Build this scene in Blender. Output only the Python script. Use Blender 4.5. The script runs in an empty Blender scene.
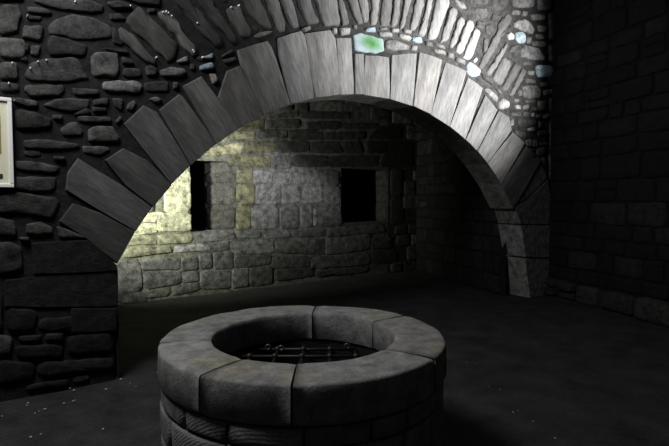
import bpy, bmesh, math, random
from mathutils import Vector, Matrix, noise
random.seed(11)

# ------------------------------------------------------------------ frame of the place
# World: X runs along the arched wall, Y goes through the arch into the recess, Z is up.
FPX, CX, CY = 501.0, 334.5, 223.0            # 18 mm lens on a 24 mm sensor, frame 669 x 446
PITCH = math.atan(23.0/FPX)
YAW = math.radians(36.0)
EYE = 1.55
P0 = (-1.8767, 4.2763)                       # left jamb of the arch, seen from the camera
D = (math.cos(YAW), math.sin(YAW)); N = (-math.sin(YAW), math.cos(YAW))
def to_world(x, y):                          # camera-aligned ground coordinates -> wall-aligned
    a, b = x-P0[0], y-P0[1]
    return (a*D[0]+b*D[1], a*N[0]+b*N[1])
CAM = Vector((*to_world(0, 0), EYE))
def ray(px, py):
    a, b = (px-CX)/FPX, -(py-CY)/FPX
    cp, sp = math.cos(PITCH), math.sin(PITCH)
    x, y, z = a, cp+b*sp, -sp+b*cp
    return Vector((x*D[0]+y*D[1], x*N[0]+y*N[1], z))
def onwall(px, py, off=0.0):                 # point of the plane Y = off
    r = ray(px, py); t = (off-CAM.y)/r.y
    q = CAM+r*t
    return (q.x, q.z)
def onlevel(px, py, z=0.0):
    r = ray(px, py); t = (z-CAM.z)/r.z
    return CAM+r*t

sc = bpy.context.scene
COL = sc.collection
cam_d = bpy.data.cameras.new('camera'); cam = bpy.data.objects.new('camera', cam_d); COL.objects.link(cam)
cam_d.sensor_width = 36.0; cam_d.lens = FPX*36.0/669.0; cam_d.clip_end = 100
cam.location = CAM; cam.rotation_euler = (math.pi/2-PITCH, 0, -YAW)
sc.camera = cam

w = bpy.data.worlds.new('world'); sc.world = w; w.use_nodes = True
w.node_tree.nodes['Background'].inputs[0].default_value = (0.9, 0.95, 1.0, 1)
w.node_tree.nodes['Background'].inputs[1].default_value = 0.02

def light(kind, name, loc, energy, color, aim=None, **kw):
    d = bpy.data.lights.new(name, kind); d.energy = energy; d.color = color
    for k, v in kw.items(): setattr(d, k, v)
    o = bpy.data.objects.new(name, d); COL.objects.link(o); o.location = loc
    if aim is not None:
        o.rotation_euler = (Vector(aim)-Vector(loc)).to_track_quat('-Z', 'Y').to_euler()
    return o
# floodlight on the right-hand wall, thrown up at the head of the arch
light('SPOT', 'arch_floodlight', (5.35, -3.9, 2.55), 4600, (1.0, 0.985, 0.965), aim=(4.1, 0, 3.9),
      spot_size=math.radians(68), spot_blend=1.0, shadow_soft_size=0.25)
# weak unseen fill light added high on the left, ahead of the camera
lx, ly = to_world(-2.25, 2.2)
light('AREA', 'left_fill', (lx, ly, 4.7), 150, (1.0, 0.99, 0.97), aim=(0.0, -0.8, 1.0), size=1.2)
# lamp burning in the recess behind the left pier
light('SPOT', 'recess_lamp', (-0.8, 1.7, 2.1), 1500, (1.0, 0.99, 0.80), aim=(0.9, 3.3, 2.05), spot_size=math.radians(95), spot_blend=1.0, shadow_soft_size=0.12)

vs = sc.view_settings
vs.view_transform = 'Standard'; vs.look = 'None'; vs.gamma = 1.0; vs.use_curve_mapping = False; vs.exposure = 0.0

# ------------------------------------------------------------------ materials
def stone_mat(name, base=None, var=0.5, scale=9.0, bump=0.5, streak=None, rough=0.9, warm=0.0, stain=None, fine=60.0):
    m = bpy.data.materials.new(name); m.use_nodes = True
    nt = m.node_tree; ns = nt.nodes; L = nt.links.new
    b = ns['Principled BSDF']; b.inputs['Roughness'].default_value = rough
    b.inputs['Specular IOR Level'].default_value = 0.25
    tc = ns.new('ShaderNodeTexCoord'); co = tc.outputs['Object']
    mp = ns.new('ShaderNodeMapping'); L(co, mp.inputs[0])
    if streak: mp.inputs['Scale'].default_value = streak
    n1 = ns.new('ShaderNodeTexNoise'); n1.inputs['Scale'].default_value = scale; n1.inputs['Detail'].default_value = 8; n1.inputs['Roughness'].default_value = 0.68
    L(mp.outputs[0], n1.inputs['Vector'])
    n2 = ns.new('ShaderNodeTexNoise'); n2.inputs['Scale'].default_value = fine; n2.inputs['Detail'].default_value = 6; n2.inputs['Roughness'].default_value = 0.75
    L(mp.outputs[0] if streak else co, n2.inputs['Vector'])
    mr = ns.new('ShaderNodeMapRange'); L(n1.outputs[0], mr.inputs[0])
    mr.inputs[1].default_value = 0.32; mr.inputs[2].default_value = 0.68
    mr.inputs[3].default_value = 1.0-var; mr.inputs[4].default_value = 1.0+var
    mr2 = ns.new('ShaderNodeMapRange'); L(n2.outputs[0], mr2.inputs[0])
    mr2.inputs[1].default_value = 0.3; mr2.inputs[2].default_value = 0.7
    mr2.inputs[3].default_value = 1.0-var*0.7; mr2.inputs[4].default_value = 1.0+var*0.7
    mu = ns.new('ShaderNodeMath'); mu.operation = 'MULTIPLY'; L(mr.outputs[0], mu.inputs[0]); L(mr2.outputs[0], mu.inputs[1])
    if base is None:
        at = ns.new('ShaderNodeAttribute'); at.attribute_name = 'tone'; csock = at.outputs['Color']
    else:
        rgb = ns.new('ShaderNodeRGB'); rgb.outputs[0].default_value = (*base, 1); csock = rgb.outputs[0]
    vm = ns.new('ShaderNodeVectorMath'); vm.operation = 'SCALE'; L(csock, vm.inputs[0]); L(mu.outputs[0], vm.inputs['Scale'])
    out = vm.outputs[0]
    if stain:                                     # algae / lichen blotches: (colour, scale, low, high)
        col, s, lo, hi = stain
        n3 = ns.new('ShaderNodeTexNoise'); n3.inputs['Scale'].default_value = s; n3.inputs['Detail'].default_value = 5
        L(co, n3.inputs['Vector'])
        r3 = ns.new('ShaderNodeMapRange'); L(n3.outputs[0], r3.inputs[0]); r3.inputs[1].default_value = lo; r3.inputs[2].default_value = hi
        mx = ns.new('ShaderNodeMix'); mx.data_type = 'RGBA'; L(r3.outputs[0], mx.inputs[0]); L(out, mx.inputs[6]); 
        vm2 = ns.new('ShaderNodeVectorMath'); vm2.operation = 'MULTIPLY'; L(out, vm2.inputs[0]); vm2.inputs[1].default_value = col
        L(vm2.outputs[0], mx.inputs[7]); out = mx.outputs[2]
    L(out, b.inputs['Base Color'])
    bm_ = ns.new('ShaderNodeBump'); bm_.inputs['Strength'].default_value = bump; bm_.inputs['Distance'].default_value = 0.02
    ad = ns.new('ShaderNodeMath'); ad.operation = 'MULTIPLY_ADD'; L(n2.outputs[0], ad.inputs[0]); ad.inputs[1].default_value = 0.5; L(n1.outputs[0], ad.inputs[2])
    L(ad.outputs[0], bm_.inputs['Height']); L(bm_.outputs[0], b.inputs['Normal'])
    return m
def plain_mat(name, col, rough=0.6, metal=0.0):
    m = bpy.data.materials.new(name); m.use_nodes = True
    nt = m.node_tree; b = nt.nodes['Principled BSDF']
    b.inputs['Roughness'].default_value = rough; b.inputs['Metallic'].default_value = metal
    n = nt.nodes.new('ShaderNodeTexNoise'); n.inputs['Scale'].default_value = 30
    r = nt.nodes.new('ShaderNodeMapRange'); r.inputs[3].default_value = 0.88; r.inputs[4].default_value = 1.08
    nt.links.new(n.outputs[0], r.inputs[0])
    v = nt.nodes.new('ShaderNodeVectorMath'); v.operation = 'SCALE'; v.inputs[0].default_value = col
    nt.links.new(r.outputs[0], v.inputs['Scale']); nt.links.new(v.outputs[0], b.inputs['Base Color'])
    return m
M_RUB = stone_mat('rubble_stone', None, 0.72, 12, 0.9, fine=85)
M_VOU = stone_mat('dressed_stone', None, 0.55, 7.0, 0.35, streak=(1.0, 1.0, 0.16), fine=38)
M_BACK = stone_mat('recess_stone', None, 0.8, 10, 1.0, fine=48)
M_FLOOR = stone_mat('dark_earth_floor', (0.021, 0.0215, 0.023), 0.6, 3.0, 0.9, rough=0.85, fine=45)
M_COPE = stone_mat('coping_stone', None, 0.42, 12, 0.5, stain=((1.1, 1.05, 0.76), 3.2, 0.52, 0.75), fine=90)
M_DARK = stone_mat('dark_vault_stone', (0.03, 0.03, 0.03), 0.4, 6, 0.5)

# tooled ashlar of the well wall: fine slanting chisel marks
M_ASH = stone_mat('tooled_ashlar', None, 0.4, 10, 0.4, fine=70)
_nt = M_ASH.node_tree
_wv = _nt.nodes.new('ShaderNodeTexWave'); _wv.inputs['Scale'].default_value = 34; _wv.inputs['Distortion'].default_value = 3.0; _wv.bands_direction = 'DIAGONAL'
_tc = _nt.nodes.new('ShaderNodeTexCoord'); _nt.links.new(_tc.outputs['Object'], _wv.inputs['Vector'])
_b2 = _nt.nodes.new('ShaderNodeBump'); _b2.inputs['Strength'].default_value = 0.35; _b2.inputs['Distance'].default_value = 0.004
_nt.links.new(_wv.outputs['Fac'], _b2.inputs['Height'])
for n_ in _nt.nodes:
    if n_.type == 'BUMP' and n_ != _b2: _nt.links.new(n_.outputs[0], _b2.inputs['Normal'])
_nt.links.new(_b2.outputs[0], _nt.nodes['Principled BSDF'].inputs['Normal'])

# ------------------------------------------------------------------ mesh helpers
class MB:
    def __init__(s): s.v, s.f, s.c, s.sm = [], [], [], []
    def add(s, vs, fs, col, smooth=True):
        k = len(s.v); s.v += [tuple(p) for p in vs]
        if not isinstance(col, tuple): col = (col, col, col)
        s.c += [col]*len(vs)
        for f in fs: s.f.append(tuple(i+k for i in f)); s.sm.append(smooth)
    def build(s, name, mat, parent=None, loc=None):
        me = bpy.data.meshes.new(name); me.from_pydata(s.v, [], s.f)
        a = me.color_attributes.new('tone', 'FLOAT_COLOR', 'POINT')
        for i, c in enumerate(s.c): a.data[i].color = (*c, 1)
        me.polygons.foreach_set('use_smooth', s.sm); me.materials.append(mat); me.update()
        o = bpy.data.objects.new(name, me); COL.objects.link(o)
        if parent: o.parent = parent
        if loc is not None: o.location = loc
        return o
def tag(o, label=None, cat=None, group=None, kind=None):
    for k, v in (('label', label), ('category', cat), ('group', group), ('kind', kind)):
        if v: o[k] = v
    return o
def empty(name, loc):
    o = bpy.data.objects.new(name, None); COL.objects.link(o); o.location = loc; return o
def area(p): return 0.5*sum(p[i-1][0]*p[i][1]-p[i][0]*p[i-1][1] for i in range(len(p)))
def chaikin(p, t=0.25):
    q = []
    for i in range(len(p)):
        a, b = p[i], p[(i+1) % len(p)]
        q.append((a[0]+(b[0]-a[0])*t, a[1]+(b[1]-a[1])*t)); q.append((b[0]-(b[0]-a[0])*t, b[1]-(b[1]-a[1])*t))
    return q
def dens(p, step):
    q = []
    for i in range(len(p)):
        a, b = p[i], p[(i+1) % len(p)]
        n = max(1, int(math.hypot(b[0]-a[0], b[1]-a[1])/step))
        for k in range(n): q.append((a[0]+(b[0]-a[0])*k/n, a[1]+(b[1]-a[1])*k/n))
    return q
def stone(mb, poly, fr, h, col, rnd=2, step=0.09, rough=1.0):
    """a rough stone set in the wall: poly in (u, z) of the wall frame, bulging out by h"""
    if area(poly) < 0: poly = poly[::-1]
    p = [tuple(q) for q in poly]
    if rnd: p = chaikin(p, 0.12)
    p = dens(p, step)
    if rnd > 1: p = chaikin(p, 0.2)
    cu = sum(q[0] for q in p)/len(p); cz = sum(q[1] for q in p)/len(p)
    size = math.sqrt(abs(area(p)))
    sd = random.random()*50
    j = min(0.012, 0.06*size)*rough
    p = [(u+j*noise.noise((u*14, z*14, sd)), z+j*noise.noise((u*14, z*14, sd+9))) for u, z in p]
    h *= random.uniform(0.7, 1.25)
    b = min(0.022, 0.10*size)
    n = len(p)
    rings = []
    for sc_, d in ((1.0, 0.05), (1.0, -h*0.35), (1-0.55*b/size*1.6, -h*0.8), (1-2.2*b/size, -h), (0.35, -h*1.06)):
        ring = []
        for u, z in p:
            uu, zz = cu+(u-cu)*sc_, cz+(z-cz)*sc_
            dd = d + (0.22*h*rough*noise.noise((uu*7, zz*7, sd)) + 0.12*h*rough*noise.noise((uu*22, zz*22, sd)) if d < 0 else 0)
            ring.append(fr(uu, zz, dd))
        rings.append(ring)
    vs = [q for r in rings for q in r] + [fr(cu, cz, -h*1.05)]
    fs = []
    for k in range(len(rings)-1):
        for i in range(n):
            i2 = (i+1) % n
            fs.append((k*n+i, k*n+i2, (k+1)*n+i2, (k+1)*n+i))
    c = len(vs)-1; k = (len(rings)-1)*n
    for i in range(n): fs.append((k+i, k+(i+1) % n, c))
    mb.add(vs, fs, col)
def front(u, z, d): return (u, d, z)                       # arched wall, front face Y = 0
def backf(off):
    return lambda u, z, d: (u, off+d, z)
def sideframe(o, e, n):                                    # wall through o along e, facing n
    return lambda u, z, d: (o[0]+e[0]*u-n[0]*d, o[1]+e[1]*u-n[1]*d, z)
def grow(q, k):
    cu = sum(p[0] for p in q)/len(q); cz = sum(p[1] for p in q)/len(q)
    return [(cu+(u-cu)*k, cz+(z-cz)*k) for u, z in q]
def tone(t, jitter=0.22, tint=None):
    k = t*random.uniform(1-jitter, 1+jitter)
    if tint is None:
        wv = random.uniform(-0.012, 0.022)
        return (k*(1+wv), k, k*(1-wv))
    return (k*tint[0], k*tint[1], k*tint[2])
def courses(mb, fr, u0, u1, z0, z1, hmin, hmax, wmin, wmax, t, h=0.03, skip=None, gap=0.02, rnd=2):
    z = z0
    while z < z1:
        ch = random.uniform(hmin, hmax); u = u0-random.uniform(0, wmin)
        while u < u1:
            cw = random.uniform(wmin, wmax)*(0.6+0.4*ch/hmax)
            a, b, c, d = max(u, u0)+gap/2, min(u+cw, u1)-gap/2, z+gap/2, min(z+ch, z1)-gap/2
            u += cw
            if b-a < 0.05 or d-c < 0.04: continue
            parts = [(a, b, c, d)]
            if ch > 0.26 and random.random() < 0.25:
                mm = c+(d-c)*random.uniform(0.4, 0.6); parts = [(a, b, c, mm-gap/2), (a, b, mm+gap/2, d)]
            for (a, b, c, d) in parts:
                if skip and skip(a, b, c, d): continue
                jj = min(0.02, 0.14*min(b-a, d-c)); r = lambda: random.uniform(-jj, jj)
                q = [(a+abs(r()), c+r()), ((a+b)/2, c+r()*0.6), (b-abs(r()), c+r()), (b-abs(r()), d+r()), ((a+b)/2, d+r()*0.6), (a+abs(r()), d+r())]
                stone(mb, q, fr, h, tone(t*(2.0 if random.random() < 0.12 else 1), 0.35), rnd)
        z += ch
def inpoly(x, y, p):
    c = False
    for i in range(len(p)):
        a, b = p[i-1], p[i]
        if (a[1] > y) != (b[1] > y) and x < (b[0]-a[0])*(y-a[1])/(b[1]-a[1])+a[0]: c = not c
    return c
def prism_obj(name, poly, y0, y1, col, mat, parent, bev=0.014, rot=0.0, wob=0.006, inset=0.005):
    """a dressed block running through the wall from y0 to y1; its local Z lies along rot (radial)"""
    if area(poly) < 0: poly = poly[::-1]
    cu = sum(q[0] for q in poly)/len(poly); cz = sum(q[1] for q in poly)/len(poly)
    size = math.sqrt(area(poly))
    bm = bmesh.new()
    ca, sa = math.cos(rot), math.sin(rot)
    loc = []
    for u, z in poly:
        du, dz = u-cu, z-cz
        l = math.hypot(du, dz); k = (l-inset)/l
        du *= k; dz *= k
        loc.append((du*ca-dz*sa, du*sa+dz*ca))
    loc = dens(loc, 0.14)
    sd = random.random()*40
    loc = [(x+wob*noise.noise((x*9, z*9, sd)), z+wob*noise.noise((x*9, z*9, sd+5))) for x, z in loc]
    y0 += random.uniform(-0.012, 0.012)
    fvs = [bm.verts.new((x, y0, z)) for x, z in loc]; bvs = [bm.verts.new((x, y1, z)) for x, z in loc]
    n = len(loc)
    ff = bm.faces.new(fvs); bm.faces.new(bvs[::-1])
    for i in range(n): bm.faces.new((fvs[i], bvs[i], bvs[(i+1) % n], fvs[(i+1) % n]))
    bmesh.ops.bevel(bm, geom=list(ff.edges), offset=bev, segments=3, affect='EDGES', profile=0.6)
    bmesh.ops.recalc_face_normals(bm, faces=bm.faces)
    me = bpy.data.meshes.new(name); bm.to_mesh(me); bm.free()
    a = me.color_attributes.new('tone', 'FLOAT_COLOR', 'POINT')
    for d in a.data: d.color = (*col, 1)
    for p in me.polygons: p.use_smooth = False
    me.materials.append(mat)
    o = bpy.data.objects.new(name, me); COL.objects.link(o); o.parent = parent
    o.location = (cu, 0, cz); o.rotation_euler = (0, -rot*-1 if False else rot, 0)
    return o

# ------------------------------------------------------------------ the shell
AC, AR = (2.95, -0.57), 3.34                   # centre and radius of the arch's inner edge
SPR = 0.99                                      # springing height
THICK = 0.38
XR = 6.66                                       # right end of the arched wall
def arc(r, a0, a1, n): return [(AC[0]+r*math.cos(a0+(a1-a0)*i/n), AC[1]+r*math.sin(a0+(a1-a0)*i/n)) for i in range(n+1)]
aL = math.atan2(SPR-AC[1], 0-AC[0]); aR = math.atan2(1.2-AC[1], 5.83-AC[0])
RB = AR+0.09
hole = [(-0.03, -0.05), (-0.03, SPR)] + arc(RB, aL, aR, 40) + [(6.02, 1.1), (6.3, -0.05)]
outline = [(-4.2, -0.05)] + hole + [(XR+0.2, -0.05), (XR+0.2, 5.3), (-4.2, 5.3)]
bm = bmesh.new()
fv = [bm.verts.new((u, 0, z)) for u, z in outline]; f0 = bm.faces.new(fv)
ext = bmesh.ops.extrude_face_region(bm, geom=[f0])
bmesh.ops.translate(bm, verts=[g for g in ext['geom'] if isinstance(g, bmesh.types.BMVert)], vec=(0, THICK-0.02, 0))
bmesh.ops.triangulate(bm, faces=[f for f in bm.faces if len(f.verts) > 4])
bmesh.ops.recalc_face_normals(bm, faces=bm.faces)
wf = MB()
bm.verts.ensure_lookup_table(); bm.verts.index_update()
MORTAR = (0.0125, 0.0125, 0.013)
wf.add([v.co[:] for v in bm.verts], [[v.index for v in f.verts] for f in bm.faces], MORTAR, False); bm.free()

# stones of the arched wall, outlines in photo pixels carried onto the wall plane: (tone, [outlines])
RUB_L = [
 (.05, '0,5 19,5 20,14 18,33 0,36'), (.05, '33,0 60,-2 95,2 102,7 102,13 90,13 62,10 36,4'), (.045, '28,7 43,8 52,13 50,15 28,13'),
 (.035, '27,16 42,17 40,21 28,20'), (.055, '24,26 44,27 41,42 22,38'), (.05, '48,27 58,19 75,15 92,18 105,24 112,31 110,37 90,41 70,38 50,33'),
 (.028, '50,36 70,40 87,46 84,57 50,55 48,44'), (.085, '0,38 24,41 26,47 25,59 0,57'), (.07, '31,46 40,46 39,56 30,55'), (.05, '0,62 17,63 18,75 17,80 0,80'),
 (.048, '30,64 48,58 75,59 82,68 88,78 70,82 30,81 25,75'), (.085, '91,53 118,52 119,74 117,77 92,76'), (.05, '0,82 18,84 19,91 0,91'),
 (.055, '26,85 62,85 64,91 60,96 30,97 25,91'), (.065, '72,88 98,90 99,95 74,95'), (.19, '103,81 138,81 141,87 140,94 103,92'), (.035, '145,82 168,82 169,92 146,92'),
 (.06, '173,82 178,83 177,89 173,89'), (.075, '11,98 20,98 38,102 38,107 28,107 14,103'), (.05, '43,106 55,100 72,98 90,100 89,108 78,112 58,111'),
 (.05, '93,100 108,98 108,105 93,106'), (.05, '92,107 106,108 106,112 93,112'), (.05, '112,98 123,99 121,111 114,107'), (.08, '128,104 134,100 136,104 131,111 126,109'),
 (.14, '149,99 156,97 161,99 160,102 154,103'), (.05, '77,117 85,116 110,117 111,122 95,123 80,122'), (.06, '115,122 120,116 122,119 117,124'),
 (.06, '60,130 68,123 76,122 83,131 82,136 62,136'), (.08, '88,130 92,127 113,127 119,139 118,142 88,142'), (.08, '82,146 108,147 110,150 100,156 84,153'),
 (.03, '15,110 35,112 52,120 50,128 16,129'), (.055, '52,115 62,115 62,120 53,119'), (.05, '25,141 45,140 78,144 77,149 25,149'), (.03, '86,107 90,112 88,115 72,115'),
 (.05, '16,160 35,162 60,167 58,173 16,170'), (.045, '15,176 25,177 55,177 55,190 35,193 14,189'), (.05, '53,156 65,157 65,160 54,160'),
 (.035, '-4,194 20,193 55,198 60,203 52,218 40,216 -4,212'), (.05, '-4,218 12,220 17,228 16,236 -4,236'), (.07, '26,224 40,222 52,227 53,233 40,236 26,233'),
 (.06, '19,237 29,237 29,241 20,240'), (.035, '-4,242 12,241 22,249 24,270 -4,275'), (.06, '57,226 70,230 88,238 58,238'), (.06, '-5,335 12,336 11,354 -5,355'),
 (.015, '40,318 110,314 113,330 40,331'), (.025, '18,336 42,335 40,340 20,341'), (.025, '45,333 63,332 63,340 46,340'), (.012, '68,335 110,332 112,352 70,354'),  # lowest stones toned down, following the light fading towards the floor
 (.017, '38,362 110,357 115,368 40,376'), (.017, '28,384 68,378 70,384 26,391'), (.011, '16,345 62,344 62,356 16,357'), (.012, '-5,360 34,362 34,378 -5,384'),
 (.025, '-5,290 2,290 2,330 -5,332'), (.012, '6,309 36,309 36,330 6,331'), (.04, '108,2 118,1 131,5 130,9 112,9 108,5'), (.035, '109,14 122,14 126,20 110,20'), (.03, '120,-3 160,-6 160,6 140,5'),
 (.035, '147,9 155,9 155,13 148,13'), (.03, '104,48 125,50 129,54 106,51'), (.035, '121,57 132,60 134,65 122,64'), (.035, '124,69 140,69 142,76 128,78 122,75'),
 (.045, '145,67 150,65 157,70 156,76 146,76'), (.04, '190,64 194,64 194,70 190,70'), (.035, '-5,-14 22,-14 22,1 -5,2'), (.035, '28,-16 90,-16 90,-4 30,-3'), (.035, '98,-16 150,-18 150,-8 100,-3'),
 (.03, '112,26 117,30 124,46 112,44'), (.03, '22,54 28,59 27,62 20,61'), (.035, '22,44 29,45 28,52 23,51')]
RUB_R = [
 (.08, '513,22 524,19 531,24 534,30 532,35 524,32 514,28'), (.06, '520,50 524,45 537,48 545,58 543,61 530,60 520,57'), (.035, '510,47 518,44 521,50 515,55 508,52'),
 (.05, '511,-6 534,-6 533,8 513,8'), (.05, '537,-6 551,-6 551,11 537,10'), (.05, '511,10 520,11 519,16 511,15'), (.05, '521,11 527,12 526,17 521,16'), (.045, '530,14 543,15 545,20 532,21'),
 (.06, '537,25 546,27 545,32 538,32'), (.055, '535,34 543,35 544,39 536,39'), (.05, '531,41 546,42 546,47 532,46'), (.05, '522,61 532,62 531,66 522,65'), (.05, '523,78 535,80 535,84 524,83'),
 (.06, '522,86 537,85 541,90 540,98 530,99 522,97'), (.07, '539,82 547,83 547,87 540,87'), (.09, '543,90 553,89 554,95 543,96'), (.06, '516,91 520,90 521,96 517,97'), (.07, '513,99 518,99 518,103 514,103'),
 (.04, '524,100 534,99 535,103 525,104'), (.12, '515,105 519,105 520,110 515,109'), (.07, '521,106 528,104 528,109 522,110'), (.04, '530,107 536,107 536,111 530,111'), (.09, '537,101 545,101 545,111 537,111'),
 (.04, '510,112 520,112 520,117 510,116'), (.04, '522,112 528,112 528,117 522,117'), (.11, '531,113 534,113 534,117 531,117'), (.07, '535,114 541,114 541,119 535,118'), (.07, '542,115 548,114 548,119 542,119'),
 (.12, '509,120 513,119 513,126 510,126'), (.03, '516,119 536,120 536,126 518,127'), (.06, '538,121 541,122 541,128 538,128'), (.14, '527,128 534,127 534,131 527,131'), (.035, '513,130 525,133 524,138 516,137'),
 (.035, '536,131 546,131 546,135 537,136'), (.11, '525,140 531,139 531,147 526,146'), (.11, '532,140 537,140 538,147 532,147'), (.06, '529,149 534,149 534,151 529,151'), (.06, '539,142 546,142 547,145 540,146'),
 (.06, '536,149 545,147 545,154 538,157 536,153'), (.05, '529,153 535,153 534,159 530,157'), (.05, '541,157 546,158 545,166 542,164'), (.04, '548,68 553,68 553,80 548,80'), (.045, '548,13 553,13 553,40 549,40'), (.04, '548,44 554,44 554,62 549,62'),
 (.04, '549,98 554,98 554,112 549,112'), (.04, '549,116 554,116 554,150 549,150'), (.05, '548,154 555,154 556,180 549,180'),
 (.035, '474,8 486,8 488,16 480,20 475,17'), (.03, '476,21 484,22 482,30 475,28'), (.025, '485,25 493,24 494,33 489,37 484,33'), (.035, '483,38 488,38 486,50 482,55'), (.08, '452,-1 462,3 466,10 458,8'),
 (.025, '468,-2 488,-2 487,5 470,6'), (.02, '490,-2 508,-2 506,8 494,12'), (.02, '492,14 500,16 498,21 490,20'), (.03, '497,24 503,16 500,30 496,34'), (.05, '526,-20 551,-20 551,-8 526,-8'), (.025, '460,-14 510,-16 508,-5 462,-4')]
PALE = [
 '506,35 509,32 513,36 513,40 508,40|.4', '515,33 521,31 525,35 525,43 519,44 515,40|.4b', '526,37 531,37 530,44 526,43|.15', '535,65 550,66 553,71 551,78 536,77|.65b', '527,71 534,71 533,76 528,75|.25',
 '176,61 187,56 188,62 178,63|.17', '159,71 170,67 184,69 186,73 180,77 161,77|.1', '201,58 213,53 213,59 202,59|.22b', '199,66 212,62 214,69 200,71|.24b', '208,74 215,74 218,82 213,85|.17',
 '221,56 232,49 233,52 222,58|.04', '222,60 235,57 236,61 225,64|.04', '253,36 260,32 273,31 268,35 256,39|.08', '301,29 309,26 310,30 303,33|.1', '332,28 336,28 336,35 332,34|.16', '338,28 350,28 349,35 340,36|.16',
 '352,25 356,25 356,30 353,29|.12', '365,28 374,27 375,33 364,32|.28b', '379,28 387,28 386,31 379,30|.12', '377,32 391,33 391,38 379,37|.2', '390,29 398,29 398,33 391,33|.22', '385,41 394,39 403,44 409,46 408,50 392,52 384,49|.17',
 '398,34 408,36 411,39 408,42 398,38|.25', '402,29 411,31 410,35 403,33|.2', '411,37 420,37 422,43 417,44 411,41|.35b', '411,45 417,46 416,52 410,50|.18', '424,41 431,43 432,48 425,46|.1', '434,43 444,46 445,50 436,47|.14',
 '432,49 444,51 445,56 434,53|.18', '447,52 453,54 453,60 447,57|.14', '455,57 464,61 464,66 455,62|.16', '466,65 470,62 480,70 479,76 472,78 466,72|.45b', '472,60 475,57 477,60 474,64|.3', '484,89 488,88 498,98 496,103 485,92|.22',
 '497,103 502,98 509,102 508,108 502,110 497,108|.32', '480,73 485,76 493,83 491,85 482,79|.06', '494,88 498,89 502,95 499,95|.1']
def px(s): return [tuple(float(a) for a in q.split(',')) for q in s.split()]
def onw(pts, off=0.0): return [onwall(x, y, off) for x, y in pts]
used_polys = []
def over(a, b, c, d):
    return any(inpoly(x, y, p) for p in used_polys for x in (a, (a+b)/2, b) for y in (c, (c+d)/2, d))
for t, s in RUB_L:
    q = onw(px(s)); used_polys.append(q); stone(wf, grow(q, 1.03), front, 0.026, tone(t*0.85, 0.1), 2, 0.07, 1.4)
for t, s in RUB_R:
    q = onw(px(s)); used_polys.append(q); stone(wf, q, front, 0.03, tone(t*(1.5 if q[0][1] > 3.15 else 1.7), 0.15), 2, 0.06)  # tones raised, more so lower down, to make up for the floodlight's falloff
# near-white beads standing in for wet glints on the left-hand stones
for x, y in ((74.5, 3), (129.5, 7), (27, 17), (12, 64), (37.5, 62.5), (46, 61), (30, 69), (155.5, 58), (192.5, 52.5), (162, 13), (165, 12.5), (167, 14), (170.5, 17), (8.5, 84), (14, 101), (229.8, 8.2), (237.5, 6.4), (196, 24), (191.5, 51), (201.5, 58)):
    u, z = onwall(x, y); r = 0.006
    vs_ = [(u+r*math.cos(k*math.pi/3)*0.8, -0.042, z+r*1.3*math.sin(k*math.pi/3)) for k in range(6)]+[(u, -0.052, z)]+[(u+r*math.cos(k*math.pi/3), -0.0, z+r*1.3*math.sin(k*math.pi/3)) for k in range(6)]
    wf.add(vs_, [(k, (k+1) % 6, 6) for k in range(6)]+[(7+k, 7+(k+1) % 6, (k+1) % 6, k) for k in range(6)], (0.75, 0.75, 0.75))

# ------------------------------------------------------------------ the arch
arch = tag(empty('stone_arch', (2.95, 0, 0)), 'wide low arch of long dressed stones with a second ring of rough slabs above', 'arch')
def par(o):
    o.location.x -= arch.location.x
    return o
def snap(pts, tol=0.17):
    out = []
    for u, z in pts:
        r = math.hypot(u-AC[0], z-AC[1])
        if abs(r-AR) < tol and z > 1.05: u, z = AC[0]+(u-AC[0])*AR/r, AC[1]+(z-AC[1])*AR/r
        out.append((u, z))
    return out
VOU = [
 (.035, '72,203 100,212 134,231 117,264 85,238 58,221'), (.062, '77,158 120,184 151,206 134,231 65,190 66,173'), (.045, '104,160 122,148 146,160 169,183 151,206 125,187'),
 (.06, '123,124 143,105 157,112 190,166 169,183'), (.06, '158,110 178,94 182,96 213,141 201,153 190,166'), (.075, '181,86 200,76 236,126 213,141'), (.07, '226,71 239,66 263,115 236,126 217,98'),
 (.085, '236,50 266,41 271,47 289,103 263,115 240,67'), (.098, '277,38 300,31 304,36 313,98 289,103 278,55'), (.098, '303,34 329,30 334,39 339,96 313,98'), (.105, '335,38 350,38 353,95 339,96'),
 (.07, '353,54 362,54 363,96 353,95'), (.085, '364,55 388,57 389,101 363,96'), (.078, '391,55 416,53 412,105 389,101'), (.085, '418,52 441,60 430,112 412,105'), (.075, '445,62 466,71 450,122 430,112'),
 (.09, '467,77 482,88 466,135 450,122'), (.075, '484,95 496,110 477,148 466,135'), (.08, '497,111 507,117 510,130 486,162 477,148'), (.10, '511,132 523,143 499,184 486,162'), (.11, '525,146 540,160 514,206 499,184')]  # last two lifted in tone where the floodlight falls short
def radrot(q):
    cu = sum(p[0] for p in q)/len(q); cz = sum(p[1] for p in q)/len(q)
    return math.atan2(cu-AC[0], cz-AC[1])
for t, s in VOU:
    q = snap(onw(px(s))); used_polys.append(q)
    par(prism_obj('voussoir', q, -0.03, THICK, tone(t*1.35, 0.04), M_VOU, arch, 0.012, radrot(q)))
JAMB = [
 (.013, '31,243 88,239 117,265 118,271 33,274'), (.015, '4,280 40,276 118,271 118,306 40,307 4,307'), (.012, '113,308 118,307 118,379 113,379'), (.012, '70,308 112,308 112,331 70,332'),  # left blocks coloured darker to imitate light fading low on the wall
 (.16, '541,163 547,177 527,198 514,206'), (.15, '547,180 550,204 551,224 519,224 514,207 527,199'), (.17, '519,225 551,225 553,257 524,257'), (.18, '524,258 553,258 555,299 529,299')]  # right blocks coloured paler, standing in for the floodlight's outer beam
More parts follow.
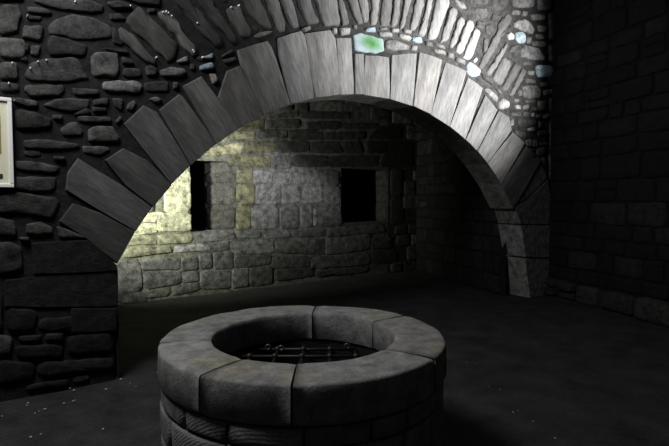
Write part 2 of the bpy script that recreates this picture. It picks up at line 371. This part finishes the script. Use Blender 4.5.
for t, s in JAMB:
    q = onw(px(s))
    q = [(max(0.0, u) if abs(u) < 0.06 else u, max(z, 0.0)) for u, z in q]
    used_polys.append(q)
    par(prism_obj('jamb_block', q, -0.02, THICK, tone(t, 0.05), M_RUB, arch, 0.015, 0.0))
RING = [
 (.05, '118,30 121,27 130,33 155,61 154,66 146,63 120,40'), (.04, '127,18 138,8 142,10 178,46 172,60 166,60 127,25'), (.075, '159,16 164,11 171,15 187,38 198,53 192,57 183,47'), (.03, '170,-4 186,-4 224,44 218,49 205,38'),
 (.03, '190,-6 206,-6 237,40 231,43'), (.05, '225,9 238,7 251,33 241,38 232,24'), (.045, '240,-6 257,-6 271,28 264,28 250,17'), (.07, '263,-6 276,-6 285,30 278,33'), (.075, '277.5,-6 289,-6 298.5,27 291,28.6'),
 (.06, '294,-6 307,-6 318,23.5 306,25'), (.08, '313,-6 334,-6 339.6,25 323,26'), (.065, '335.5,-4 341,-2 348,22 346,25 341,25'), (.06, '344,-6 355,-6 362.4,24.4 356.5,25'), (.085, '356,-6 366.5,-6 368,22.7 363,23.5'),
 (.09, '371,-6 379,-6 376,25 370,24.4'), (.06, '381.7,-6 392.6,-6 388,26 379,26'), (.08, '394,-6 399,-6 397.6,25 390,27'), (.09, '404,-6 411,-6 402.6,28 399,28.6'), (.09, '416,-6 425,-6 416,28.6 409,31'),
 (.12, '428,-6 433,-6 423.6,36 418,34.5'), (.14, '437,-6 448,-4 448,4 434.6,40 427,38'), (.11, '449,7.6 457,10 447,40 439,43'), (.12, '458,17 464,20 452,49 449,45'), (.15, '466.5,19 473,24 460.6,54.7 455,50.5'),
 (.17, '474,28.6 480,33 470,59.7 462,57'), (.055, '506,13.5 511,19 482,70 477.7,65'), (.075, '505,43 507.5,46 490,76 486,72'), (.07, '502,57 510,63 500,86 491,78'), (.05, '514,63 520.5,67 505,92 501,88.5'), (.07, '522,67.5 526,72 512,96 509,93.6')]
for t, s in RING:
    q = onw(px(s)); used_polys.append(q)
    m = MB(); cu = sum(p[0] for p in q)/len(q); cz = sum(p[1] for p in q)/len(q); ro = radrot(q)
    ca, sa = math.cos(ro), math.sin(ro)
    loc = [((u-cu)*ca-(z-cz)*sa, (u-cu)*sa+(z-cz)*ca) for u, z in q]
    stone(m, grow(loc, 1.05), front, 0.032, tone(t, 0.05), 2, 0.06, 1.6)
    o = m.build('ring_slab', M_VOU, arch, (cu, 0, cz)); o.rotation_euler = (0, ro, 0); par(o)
for s in PALE:
    s, t = s.split('|'); blue = t.endswith('b'); t = float(t.rstrip('b')); t *= 0.62 if px(s)[0][0] > 350 else 1.0
    q = onw(px(s)); used_polys.append(q); m = MB()
    cu = sum(p[0] for p in q)/len(q); cz = sum(p[1] for p in q)/len(q)
    stone(m, [(u-cu, z-cz) for u, z in q], front, 0.03, tone(t, 0.03, (0.80, 1.0, 1.14) if blue else None), 2, 0.04)
    par(m.build('packing_stone', M_RUB, arch, (cu, 0, cz)))
# the pale stone with a green growth in its middle
M_GRN = stone_mat('pale_stone_with_green_growth', (0.19, 0.24, 0.26), 0.12, 12, 0.4)
nt = M_GRN.node_tree; bs = nt.nodes['Principled BSDF']; old = bs.inputs['Base Color'].links[0].from_socket
tc = nt.nodes.new('ShaderNodeTexCoord'); mp = nt.nodes.new('ShaderNodeMapping'); nt.links.new(tc.outputs['Object'], mp.inputs[0])
mp.inputs['Rotation'].default_value = (0, 0.36, 0); mp.inputs['Location'].default_value = (-0.03, 0, 0.0); mp.inputs['Scale'].default_value = (1, 0.1, 2.0)
ln = nt.nodes.new('ShaderNodeVectorMath'); ln.operation = 'LENGTH'; nt.links.new(mp.outputs[0], ln.inputs[0])
nn = nt.nodes.new('ShaderNodeTexNoise'); nn.inputs['Scale'].default_value = 16; nt.links.new(tc.outputs['Object'], nn.inputs['Vector'])
ma = nt.nodes.new('ShaderNodeMath'); ma.operation = 'MULTIPLY_ADD'; nt.links.new(nn.outputs[0], ma.inputs[0]); ma.inputs[1].default_value = 0.12; nt.links.new(ln.outputs['Value'], ma.inputs[2])
mr = nt.nodes.new('ShaderNodeMapRange'); nt.links.new(ma.outputs[0], mr.inputs[0]); mr.inputs[1].default_value = 0.10; mr.inputs[2].default_value = 0.30; mr.inputs[3].default_value = 1.0; mr.inputs[4].default_value = 0.0
mx = nt.nodes.new('ShaderNodeMix'); mx.data_type = 'RGBA'; nt.links.new(mr.outputs[0], mx.inputs[0]); nt.links.new(old, mx.inputs[6]); mx.inputs[7].default_value = (0.025, 0.11, 0.018, 1)
nt.links.new(mx.outputs[2], bs.inputs['Base Color'])
q = onw(px('352,35 360,33 383,39 384,50 378,54 354,51')); used_polys.append(q); m = MB()
cu = sum(p[0] for p in q)/len(q); cz = sum(p[1] for p in q)/len(q)
stone(m, [(u-cu, z-cz) for u, z in q], front, 0.035, 0.4, 2, 0.05)
o = par(m.build('packing_stone', M_GRN, arch, (cu, 0, cz))); o['label'] = 'pale blue-white stone with green growth in its middle'

# walling that only other viewpoints see: left of and above the picture
def skip_front(a, b, c, d):
    for x in (a, (a+b)/2, b):
        for z in (c, (c+d)/2, d):
            if inpoly(x, z, hole): return True
            r = ray_px(x, z)
            if -4 < r[0] < 556 and r[1] > -5: return True
            if r[0] < 556 and abs(r[1]) < 30 and r[0] > 0: return True
    return over(a, b, c, d)
def ray_px(u, z):
    v = Vector((u, 0, z))-CAM
    x = v.x*D[0]+v.y*N[0]; y = v.x*D[1]+v.y*N[1]
    f_ = y*math.cos(PITCH)-v.z*math.sin(PITCH); up = y*math.sin(PITCH)+v.z*math.cos(PITCH)
    return (CX+FPX*x/f_, CY-FPX*up/f_)
courses(wf, front, -3.4, XR, 0.05, 5.2, 0.14, 0.3, 0.25, 0.6, 0.04, 0.03, skip_front)
# paler lime pointing between the two rings towards the right
gi, gj = 40, 14; v_ = []; c_ = []
for i in range(gi+1):
    a = math.radians(97-62*i/gi)
    for j in range(gj+1):
        r = AR+0.55+1.75*j/gj; x, z = AC[0]+r*math.cos(a), AC[1]+r*math.sin(a)
        v_.append((min(x, XR), -0.004-0.004*noise.noise((x*9, z*9, 2)), z)); k = min(1, i/6, (gi-i)/5, (gj-j)/3)*(0.8+0.5*noise.noise((x*5, z*5, 7)))
        c_.append(0.0125+0.022*max(0, k))
n0 = len(wf.v)
wf.add(v_, [(i*(gj+1)+j, i*(gj+1)+j+1, (i+1)*(gj+1)+j+1, (i+1)*(gj+1)+j) for i in range(gi) for j in range(gj)], 0.0125)
for k, c in enumerate(c_): wf.c[n0+k] = (c, c, c)
# small rubble between the traced stones
for k in range(2600):
    u, z = random.uniform(-0.9, XR), random.uniform(0.05, 4.8)
    if inpoly(u, z, hole): continue
    a, b = random.uniform(0.025, 0.07), random.uniform(0.02, 0.045)
    if over(u-a*1.15, u+a*1.15, z-b*1.25, z+b*1.25): continue
    q = [(u-a, z-b*.6), (u, z-b), (u+a, z-b*.5), (u+a*.9, z+b*.7), (u-a*.2, z+b), (u-a, z+b*.5)]
    used_polys.append(q); stone(wf, q, front, 0.015, tone(0.022, 0.3), 1, 0.05)
tag(wf.build('wall_front', M_RUB), kind='structure')

# ------------------------------------------------------------------ the recess behind the arch
BO = 3.3
def niche(xl, xr, xb, yt, yb, depth):
    ym = (yt+yb)/2
    u0 = onwall(xl, ym, BO)[0]; u1 = onwall(xr, ym, BO)[0]
    ub = onwall(xb, ym, BO+depth)[0]; z1 = onwall(xl, yt, BO)[1]; z0 = onwall((xl+xr)/2, yb, BO)[1]
    return u0, u1, ub, z0, z1, depth
N1 = niche(190, 237, 205, 160, 231, 0.36); N2 = niche(341, 388, 371, 168, 222, 0.5)
XL, XE = -2.2, 7.3
wb = MB()
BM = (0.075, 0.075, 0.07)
cuts = sorted([XL, N1[0], N1[1], N2[0], N2[1], XE])
def quad(mb, a, b, c, d, col): mb.add([a, b, c, d], [(0, 1, 2, 3)], col, False)
HB = 4.6
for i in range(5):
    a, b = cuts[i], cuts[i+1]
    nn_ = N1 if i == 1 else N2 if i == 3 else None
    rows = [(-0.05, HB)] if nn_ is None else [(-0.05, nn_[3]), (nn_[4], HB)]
    for c, d in rows: quad(wb, (a, BO, c), (b, BO, c), (b, BO, d), (a, BO, d), [(0.13, 0.133, 0.105), (0.10, 0.10, 0.085), (0.075,)*3, (0.045,)*3, (0.015,)*3][i])  # mortar steps darker to the right, painting in the lamp's falloff
bst = []
BACK = [  # tones include the lamp's pool of light, palest at upper left
 ('165,180 189,169 190,211 165,212', .9), ('142,213 163,212 156,222 139,222', .9), ('158,214 190,213 190,231 158,231', .9), ('137,224 156,224 157,233 133,235', .9),
 ('159,235 193,234 190,243 158,244', .5), ('132,236 157,236 156,244 127,245', .5), ('176,246 209,244 210,250 174,253', .5), ('130,247 168,246 172,252 123,258', .42),
 ('143,261 179,257 180,269 142,270', .27), ('145,272 180,271 181,283 146,289', .26), ('181,258 197,256 198,269 181,271', .26), ('199,254 211,253 212,268 199,268', .24), ('117,262 140,262 142,290 118,292', .3),
 ('184,284 199,282 200,290 171,296', .2), ('146,291 170,290 168,296 147,298', .25), ('182,272 198,271 199,281 183,283', .3), ('117,293 145,292 146,302 118,303', .2),
 ('194,235 210,230 232,230 234,238 212,242 198,242', .3), ('238,231 260,233 260,238 238,238', .25), ('265,234 287,229 291,237 265,239', .3), ('293,231 324,231 324,236 294,237', .2),
 ('237,170 252,170 252,183 237,183', .3), ('253.5,171 271.6,172 271.6,182 254,183', .5), ('237,185 254,185 254,204 237,204', .3), ('256.5,185 280,184 279,204 256,204', .4), ('237,206.5 250.5,206.5 250.5,228.6 237,228.6', .3),
 ('252,206.4 276.7,205 277.7,227.6 252.5,228.6', .35), ('273.7,173 292,172 291,184 273,184', .35), ('294,177 305,177 305,184 294,184', .3), ('283,187 300,186 300,202 282,204', .35), ('302,189 322,188 322,202 302,203', .3),
 ('281,207 298,206 298,228 280,228.6', .28), ('294,170 305,170 305,175 294,175', .3),
 ('266,120 299,119 299,128 266,128', .16), ('277,114 298,110 298,117 268,119', .16), ('258,130 287,130 286,138 257,138', .16), ('289,130 318,129 318,131 290,138', .15), ('247,141 275,142 274,152 245,153', .2),
 ('277,141 308,141 309,152 276,152', .17), ('230,155 269,155 269,167 232,166', .2), ('272,157 291,156 291,168 273,169', .2), ('214,147 243,142 242,153 206,155', .5), ('226,133 255,131 254,138 226,140', .35), ('236,124 264,119 263,128 238,130', .2),
 ('302,111 349.5,112 348.5,119 301,118', .15), ('308,122 339,121 340,129 309,129', .12), ('342,123 377,123 376,128 341,129', .12), ('292,133 323,132 322,140 290,140', .14), ('325,133 364,131 363,139 326,140', .12),
 ('311,142 338,141 343,153 312,153', .13), ('340,142 360,142 363,153 346,153', .12), ('367,141 387,141 387,153 368,153', .1), ('294,155 327,156 327,167 293,167', .15), ('329,156 377,155 376,166 329,167', .1),
 ('307,172 338,170 338,185 308,186', .3), ('324,188 340,187 340,204 324,205', .25), ('300,206 312,206 312,226 300,227', .3), ('318,207 340,206 341,225 318,227', .25), ('313,209 317,209 317,225 313,225', .4),
 ('300,230 326,229 326,236 300,237', .18), ('328,229 381,224 385,232 328,237', .2), ('327,239 369,234 369,248 344,253 326,254', .28), ('300,239 324,239 324,254 300,254', .25), ('371,238 391,237 391,248 371,249', .25),
 ('312,258 367,252 370,264 314,269', .18), ('316,271 368,266 366,272 318,277', .14), ('371,251 395,250 397,262 372,264', .15), ('230,243 272,240 274,253 236,254', .27), ('277,242 322,240 322,253 277,253', .22),
 ('214,253 232,252 233,268 214,269', .22), ('235,256 270,255 270,264 235,268', .15), ('273,257 310,256 309,267 273,268', .15), ('232,270 248,268 248,286 232,288', .3), ('250,268 272,267 272,283 250,286', .2),
 ('201,271 230,270 230,288 201,289', .24), ('275,270 312,267 313,276 276,281', .13), ('198,244 212,244 228,240 228,250 212,252 200,252', .25), ('391,170 402,170 402,196 391,196', .15), ('391,199 402,199 403,222 391,224', .15),
 ('380,126 400,127 400,139 368,139', .1), ('390,142 412,143 412,166 380,166', .1)]
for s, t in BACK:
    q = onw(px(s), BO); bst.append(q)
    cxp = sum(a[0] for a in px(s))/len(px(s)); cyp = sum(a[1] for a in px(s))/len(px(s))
    t *= 1 if cxp < 260 else 0.75 if cxp < 372 else 0.35  # stones darkened rightwards to paint the fading lamp light
    if cyp < 168 and cxp > 290: t *= 0.6  # dimmed again high on the right, where lamp light should not reach
    tint = (1.03, 1.06, 0.78) if cxp < 192 and cyp < 260 else (1.04, 1.03, 0.68) if cxp < 262 and cyp < 168 or 236 < cxp < 250 and cyp < 230 else (0.97, 1.0, 1.06)  # yellow paints lamp light into left stones, with the stained column; blue-grey offsets it elsewhere
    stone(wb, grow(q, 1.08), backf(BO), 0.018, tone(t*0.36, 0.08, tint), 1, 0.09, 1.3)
def skip_back(a, b, c, d):
    for Q in (N1, N2):
        if a < Q[1]+0.02 and b > Q[0]-0.02 and c < Q[4]+0.02 and d > Q[3]-0.02: return True
    return any(inpoly(x, z, p) for p in bst for x in (a+.02, (a+b)/2, b-.02) for z in (c+.02, (c+d)/2, d-.02))
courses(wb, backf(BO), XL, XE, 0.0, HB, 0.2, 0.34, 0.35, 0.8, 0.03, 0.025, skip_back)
tag(wb.build('wall_back', M_BACK), kind='structure')
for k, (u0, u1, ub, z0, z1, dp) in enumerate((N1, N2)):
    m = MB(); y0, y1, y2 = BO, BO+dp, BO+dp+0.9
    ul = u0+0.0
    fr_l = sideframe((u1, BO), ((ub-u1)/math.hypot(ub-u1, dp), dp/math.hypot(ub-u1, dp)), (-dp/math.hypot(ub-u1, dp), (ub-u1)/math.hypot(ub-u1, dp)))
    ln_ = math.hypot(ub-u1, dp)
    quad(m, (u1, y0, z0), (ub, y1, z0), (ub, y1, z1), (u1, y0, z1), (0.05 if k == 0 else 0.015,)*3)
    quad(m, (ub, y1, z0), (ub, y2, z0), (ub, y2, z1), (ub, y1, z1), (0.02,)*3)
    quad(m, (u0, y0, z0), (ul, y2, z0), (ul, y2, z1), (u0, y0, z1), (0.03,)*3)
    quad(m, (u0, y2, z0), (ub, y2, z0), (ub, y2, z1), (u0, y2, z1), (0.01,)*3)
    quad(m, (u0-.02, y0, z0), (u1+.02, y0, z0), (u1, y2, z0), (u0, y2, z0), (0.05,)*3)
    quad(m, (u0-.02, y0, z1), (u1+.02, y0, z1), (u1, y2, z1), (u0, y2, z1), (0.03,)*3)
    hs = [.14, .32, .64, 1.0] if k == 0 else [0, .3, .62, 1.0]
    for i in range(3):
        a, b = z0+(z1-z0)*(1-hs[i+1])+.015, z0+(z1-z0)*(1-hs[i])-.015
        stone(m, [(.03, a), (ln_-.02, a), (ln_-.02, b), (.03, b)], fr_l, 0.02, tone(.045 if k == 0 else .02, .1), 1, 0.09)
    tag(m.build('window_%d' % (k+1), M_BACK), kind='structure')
# lintel shadowing the left window slot is the wall itself; right-hand wall of the recess
o_, e_ = (5.95, THICK), (XE-0.35-5.95, BO-THICK); le = math.hypot(*e_); e_ = (e_[0]/le, e_[1]/le); n_ = (-e_[1], e_[0])
ms = MB(); frs = sideframe(o_, e_, n_)
quad(ms, frs(-.1, -.05, 0), frs(le+.2, -.05, 0), frs(le+.2, HB, 0), frs(-.1, HB, 0), (0.006,)*3)
courses(ms, frs, 0, le, 0.0, HB-.3, 0.16, 0.34, 0.25, 0.6, 0.012, 0.03)
tag(ms.build('wall_side', M_RUB), kind='structure')
ml = MB(); frl = sideframe((XL, BO), (0, -1), (1, 0))
quad(ml, frl(0, -.05, 0), frl(BO-THICK, -.05, 0), frl(BO-THICK, HB, 0), frl(0, HB, 0), (0.04,)*3)
courses(ml, frl, 0, BO-THICK, 0, HB, 0.2, 0.36, 0.3, 0.7, 0.06, 0.03)
tag(ml.build('wall_left', M_RUB), kind='structure')
mc = MB(); mc.add([(XL-.3, THICK-.1, 4.25), (XE+.3, THICK-.1, 4.25), (XE+.3, BO+.3, 4.25), (XL-.3, BO+.3, 4.25), (XL-.3, THICK-.1, 4.6), (XE+.3, THICK-.1, 4.6), (XE+.3, BO+.3, 4.6), (XL-.3, BO+.3, 4.6)],
    [(0, 1, 2, 3), (4, 7, 6, 5), (0, 4, 5, 1), (1, 5, 6, 2), (2, 6, 7, 3), (3, 7, 4, 0)], (.03,)*3, False)
tag(mc.build('ceiling', M_DARK), kind='structure')

# ------------------------------------------------------------------ right-hand wall of the main room
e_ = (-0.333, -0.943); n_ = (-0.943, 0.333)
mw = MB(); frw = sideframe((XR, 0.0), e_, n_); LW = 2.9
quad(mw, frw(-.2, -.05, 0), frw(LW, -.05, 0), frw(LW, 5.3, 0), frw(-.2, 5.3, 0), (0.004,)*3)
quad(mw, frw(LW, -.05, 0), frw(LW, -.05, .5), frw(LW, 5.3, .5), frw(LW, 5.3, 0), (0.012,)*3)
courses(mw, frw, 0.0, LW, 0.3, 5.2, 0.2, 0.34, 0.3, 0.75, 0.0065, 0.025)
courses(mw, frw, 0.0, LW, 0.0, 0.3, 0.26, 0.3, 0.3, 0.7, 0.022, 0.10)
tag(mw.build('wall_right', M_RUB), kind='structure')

# ------------------------------------------------------------------ floor
mf = MB(); nx, ny = 150, 150; X0, X1, Y0, Y1 = -7.0, 8.0, -8.0, 3.4
vs_ = []
for j in range(ny+1):
    for i in range(nx+1):
        x, y = X0+(X1-X0)*i/nx, Y0+(Y1-Y0)*j/ny
        vs_.append((x, y, 0.012*noise.noise((x*1.3, y*1.3, 0))+0.006*noise.noise((x*5, y*5, 3))))
mf.add(vs_, [(j*(nx+1)+i, j*(nx+1)+i+1, (j+1)*(nx+1)+i+1, (j+1)*(nx+1)+i) for j in range(ny) for i in range(nx)], 0.02)
tag(mf.build('floor', M_FLOOR), kind='structure')

# ------------------------------------------------------------------ the well
WX, WY = to_world(-0.175, 2.86); RO, RI, ZT, CT = 0.80, 0.515, 0.78, 0.185
well = tag(empty('stone_well', (WX, WY, 0)), 'round stone well with a broad coping ring, standing on the dark floor', 'well')
def wang(px_, py_):
    p = onlevel(px_, py_, ZT); return math.atan2(p.y-WY, p.x-WX)
joints = sorted(a % (2*math.pi) for a in (wang(293, 378), wang(205, 372), wang(186, 340.5), wang(313, 311), wang(377, 320), wang(404, 352)))
tones = {}
for k in range(len(joints)):
    a0, a1 = joints[k]+0.006, joints[(k+1) % len(joints)]-0.006
    if a1 < a0: a1 += 2*math.pi
    n = max(6, int((a1-a0)/0.07))
    prof = [(RO-.04, ZT), (RO-.014, ZT-.001), (RO-.005, ZT-.005), (RO-.001, ZT-.014), (RO, ZT-.04), (RO+.002, ZT-CT+.02), (RO-.012, ZT-CT), (RI+.01, ZT-CT), (RI, ZT-CT+.012), (RI, ZT-.03), (RI+.003, ZT-.01), (RI+.01, ZT-.002), (RI+.03, ZT), ((RI*2+RO)/3, ZT+.002), ((RI+RO*2)/3, ZT+.002)]
    m = MB(); P = len(prof); v = []; sd = k*7.3
    for i in range(n+1):
        a = a0+(a1-a0)*i/n
        ed = 0.006 if i in (0, n) else 0.0
        for r, z in prof:
            rm = (RO+RI)/2; r2 = r-(r-rm)*ed*1.5; z2 = z-(ed if z > ZT-.03 else 0)
            d = 0.006*noise.noise((r2*math.cos(a)*6, r2*math.sin(a)*6, z*6+sd))
            v.append(((r2+d)*math.cos(a), (r2+d)*math.sin(a), z2+d*0.8))
    f = [(i*P+j, (i+1)*P+j, (i+1)*P+(j+1) % P, i*P+(j+1) % P) for i in range(n) for j in range(P)]
    f += [tuple(range(P-1, -1, -1)), tuple(n*P+j for j in range(P))]
    f = [q[::-1] for q in f]
    m.add(v, f, tone((0.165, 0.15, 0.175, 0.16, 0.175, 0.16)[k % 6], 0.02))
    m.build('coping_stone', M_COPE, well)
m = MB()
zb = ZT-CT-0.006
RW = RO-0.012
nseg = 64
for r, c, flip in ((RW-.014, (.012,)*3, False), (RI+.01, (.005,)*3, True)):  # inner face coloured near black, painting in the shaft's darkness
    v = []
    for i in range(nseg):
        a = 2*math.pi*i/nseg
        v += [(r*math.cos(a), r*math.sin(a), 0), (r*math.cos(a), r*math.sin(a), zb)]
    m.add(v, [((2*i, 2*((i+1) % nseg), 2*((i+1) % nseg)+1, 2*i+1) if not flip else (2*i+1, 2*((i+1) % nseg)+1, 2*((i+1) % nseg), 2*i)) for i in range(nseg)], c)
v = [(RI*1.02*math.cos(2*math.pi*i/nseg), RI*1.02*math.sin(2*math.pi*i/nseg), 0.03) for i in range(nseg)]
m.add(v, [tuple(range(nseg))], (.004,)*3, False)  # near-black disc, colour standing in for the unlit depth
z = zb
for row, hh in enumerate((0.10, 0.16, 0.17, 0.15)):
    a = row*0.31+0.17
    end = a+2*math.pi
    while a < end-0.05:
        w_ = min(random.uniform(0.25, 0.6), end-a)
        if end-a-w_ < 0.15: w_ = end-a
        fr = lambda u, zz, d: ((RW-.014-d)*math.cos(u/RW), (RW-.014-d)*math.sin(u/RW), zz)
        g = 0.006
        stone(m, [(a*RW+g, z-hh+g), ((a+w_)*RW-g, z-hh+g), ((a+w_)*RW-g, z-g), (a*RW+g, z-g)], fr, 0.016, tone(0.14, 0.12), 0, 0.05, 0.35)
        a += w_
    z -= hh
m.build('well_shaft', M_ASH, well)

# iron grate across the mouth of the well
ZG = 0.555
M_IRON = plain_mat('blackened_iron', (0.009, 0.0085, 0.0085), 0.55, 0.3)
M_DROP = plain_mat('bright_worn_iron', (0.10, 0.10, 0.10), 0.35, 0.6)
grate = tag(empty('iron_grate', (WX, WY, ZG)), 'black iron grate of crossed bars set inside the mouth of the well', 'grate')
def tube(mb, a, b, r, col=0.03, n=10):
    a, b = Vector(a), Vector(b); d = (b-a).normalized(); s = d.orthogonal().normalized(); t = d.cross(s)
    v = [q+s*r*math.cos(2*math.pi*i/n)+t*r*math.sin(2*math.pi*i/n) for q in (a, b) for i in range(n)]
    mb.add(v, [(i, (i+1) % n, n+(i+1) % n, n+i) for i in range(n)]+[tuple(range(n-1, -1, -1)), tuple(range(n, 2*n))], col)
def ball(mb, c, r, sz=1.0, col=0.05):
    v, f = [], []; A, B = 10, 6
    for j in range(B+1):
        th = math.pi*j/B
        for i in range(A): v.append((c[0]+r*math.sin(th)*math.cos(2*math.pi*i/A), c[1]+r*math.sin(th)*math.sin(2*math.pi*i/A), c[2]+r*sz*math.cos(th)))
    f = [(j*A+i, (j+1)*A+i, (j+1)*A+(i+1) % A, j*A+(i+1) % A) for j in range(B) for i in range(A)]
    mb.add(v, f, col)
gx = Vector((D[0], -math.sin(YAW)*1.0, 0)); gx = Vector((D[0], N[0], 0)); gy = Vector((D[1], N[1], 0))   # across / away from the camera
RG = RI-0.004
offs_x = [-.36, -.2, -.03, .145, .31]; offs_y = [-.3, -.12, .06, .25, .4]
for k in offs_x:
    l = math.sqrt(max(0, RG*RG-k*k)); m = MB(); tube(m, gx*k-gy*l, gx*k+gy*l, 0.011); m.build('bar', M_IRON, grate)
for k in offs_y:
    l = math.sqrt(max(0, RG*RG-k*k)); m = MB(); tube(m, gy*k-gx*l+Vector((0, 0, .012)), gy*k+gx*l+Vector((0, 0, .012)), 0.010); m.build('crossbar', M_IRON, grate)
for a in offs_x:
    for b in offs_y:
        if math.hypot(a, b) < RG-0.04:
            m = MB(); p = gx*a+gy*b; ball(m, (p.x, p.y, .014), 0.022, 0.9); m.build('boss', M_IRON, grate)
for px_, py_ in ((268, 347), (281, 348), (347, 346)):
    p = onlevel(px_, py_, ZG+.03); c = Vector((p.x-WX, p.y-WY, .03))
    m = MB(); n = 16; kk = 8; v = []
    for i in range(n):
        a = 2*math.pi*i/n
        for j in range(kk):
            b = 2*math.pi*j/kk; rr = 0.015+0.005*math.cos(b)
            v.append(c+gx*(rr*math.cos(a))+Vector((0, 0, rr*math.sin(a)))+gy*(0.006*math.sin(b)))
    m.add(v, [(i*kk+j, ((i+1) % n)*kk+j, ((i+1) % n)*kk+(j+1) % kk, i*kk+(j+1) % kk) for i in range(n) for j in range(kk)], .2)
    o = m.build('lifting_ring', M_DROP, grate); o['label'] = 'small bright worn metal ring'

# ------------------------------------------------------------------ notice board on the wall, cut by the picture's left edge
bu1, bz1 = onwall(12.3, 98, -0.06); bu0, bz0 = onwall(13.6, 187.5, -0.06)
ur = (bu1+bu0)/2; W_ = 0.62; z0, z1 = bz0, bz1
board = tag(empty('notice_board', (ur-W_/2, -0.02, z0)), 'white framed notice board hanging on the dark rubble wall', 'notice board')
M_WHITE = plain_mat('white_painted_frame', (0.82, 0.83, 0.83), 0.35); M_CREAM = plain_mat('cream_board', (0.72, 0.72, 0.55), 0.5)
M_OCH = plain_mat('ochre_print', (0.30, 0.22, 0.06), 0.6); M_BLK = plain_mat('dark_print', (0.02, 0.02, 0.025), 0.6)
def box(mb, x0, x1, y0, y1, z0, z1, col=.5):
    v = [(x, y, z) for x in (x0, x1) for y in (y0, y1) for z in (z0, z1)]
    mb.add(v, [(0, 1, 3, 2), (4, 6, 7, 5), (0, 4, 5, 1), (2, 3, 7, 6), (0, 2, 6, 4), (1, 5, 7, 3)], col, False)
hh = z1-z0; hw = W_/2; fw = 0.028
m = MB(); box(m, -hw, hw, -.04, 0, 0, fw); box(m, -hw, hw, -.04, 0, hh-fw, hh); box(m, -hw, -hw+fw, -.04, 0, fw, hh-fw); box(m, hw-fw, hw, -.04, 0, fw, hh-fw)
fo = m.build('frame', M_WHITE, board)
bv = fo.modifiers.new('bevel', 'BEVEL'); bv.width = 0.004; bv.segments = 2
m = MB(); box(m, -hw+fw, hw-fw, -.028, -.004, fw, hh-fw); m.build('panel', M_CREAM, board)
m = MB(); box(m, -hw+.09, hw-.075, -.031, -.026, hh*.38, hh*.80); m.build('picture', M_OCH, board)
m = MB(); box(m, -hw+.10, hw-.085, -.034, -.030, hh*.41, hh*.77); m.build('picture_field', plain_mat('pale_print', (0.5, 0.48, 0.36), 0.6), board)
m = MB(); box(m, -hw+.12, hw-.07, -.031, -.026, hh*.10, hh*.15); m.build('caption_strip', M_BLK, board)

# ------------------------------------------------------------------ chips of pale stone lying on the floor
M_CHIP = stone_mat('pale_chip', (0.3, 0.3, 0.3), 0.2, 30, 0.4)
def chip(x, y, s, label):
    s *= 0.55; p = onlevel(x, y, 0.0); m = MB(); bmv = bmesh.new(); bmesh.ops.create_icosphere(bmv, subdivisions=2, radius=1)
    sd = random.random()*90
    for v_ in bmv.verts:
        k = 1+0.35*noise.noise(v_.co*1.6+Vector((sd, 0, 0))); v_.co = Vector((v_.co.x*s*k*1.5, v_.co.y*s*k, v_.co.z*s*k*0.6+s*0.5))
    bmv.verts.index_update()
    m.add([v_.co[:] for v_ in bmv.verts], [[q_.index for q_ in f_.verts] for f_ in bmv.faces], .4, False); bmv.free()
    o = m.build('stone_chip', M_CHIP, None, (p.x, p.y, 0.004)); o.rotation_euler = (0, 0, random.random()*3)
    tag(o, label, 'stone chip', 'pale stone chips scattered on the floor')
LC = 'tiny pale stone chip scattered along the foot of the left wall'
for x, y, s in ((121, 380, .018), (106, 390, .014), (117, 378, .01), (70, 389, .012), (74, 391, .014), (64, 404, .012), (73, 402, .012), (75, 401, .009), (45, 410, .014), (39, 412, .008), (35, 414, .009), (28, 404, .013), (27, 406, .01), (2, 417, .01), (103, 430, .013), (31, 438, .014), (41, 435, .01), (130, 384, .008), (136, 387, .008), (157, 373, .009)):
    chip(x, y, s, LC)
for x, y, s in ((467, 363, .009), (475, 364, .006), (489, 387, .006), (513, 413, .011), (518, 411, .008), (533, 422, .008), (555, 439, .01), (500, 390, .008), (563, 338, .007)):
    chip(x, y, s, 'tiny pale stone chip lying on the floor right of the well')
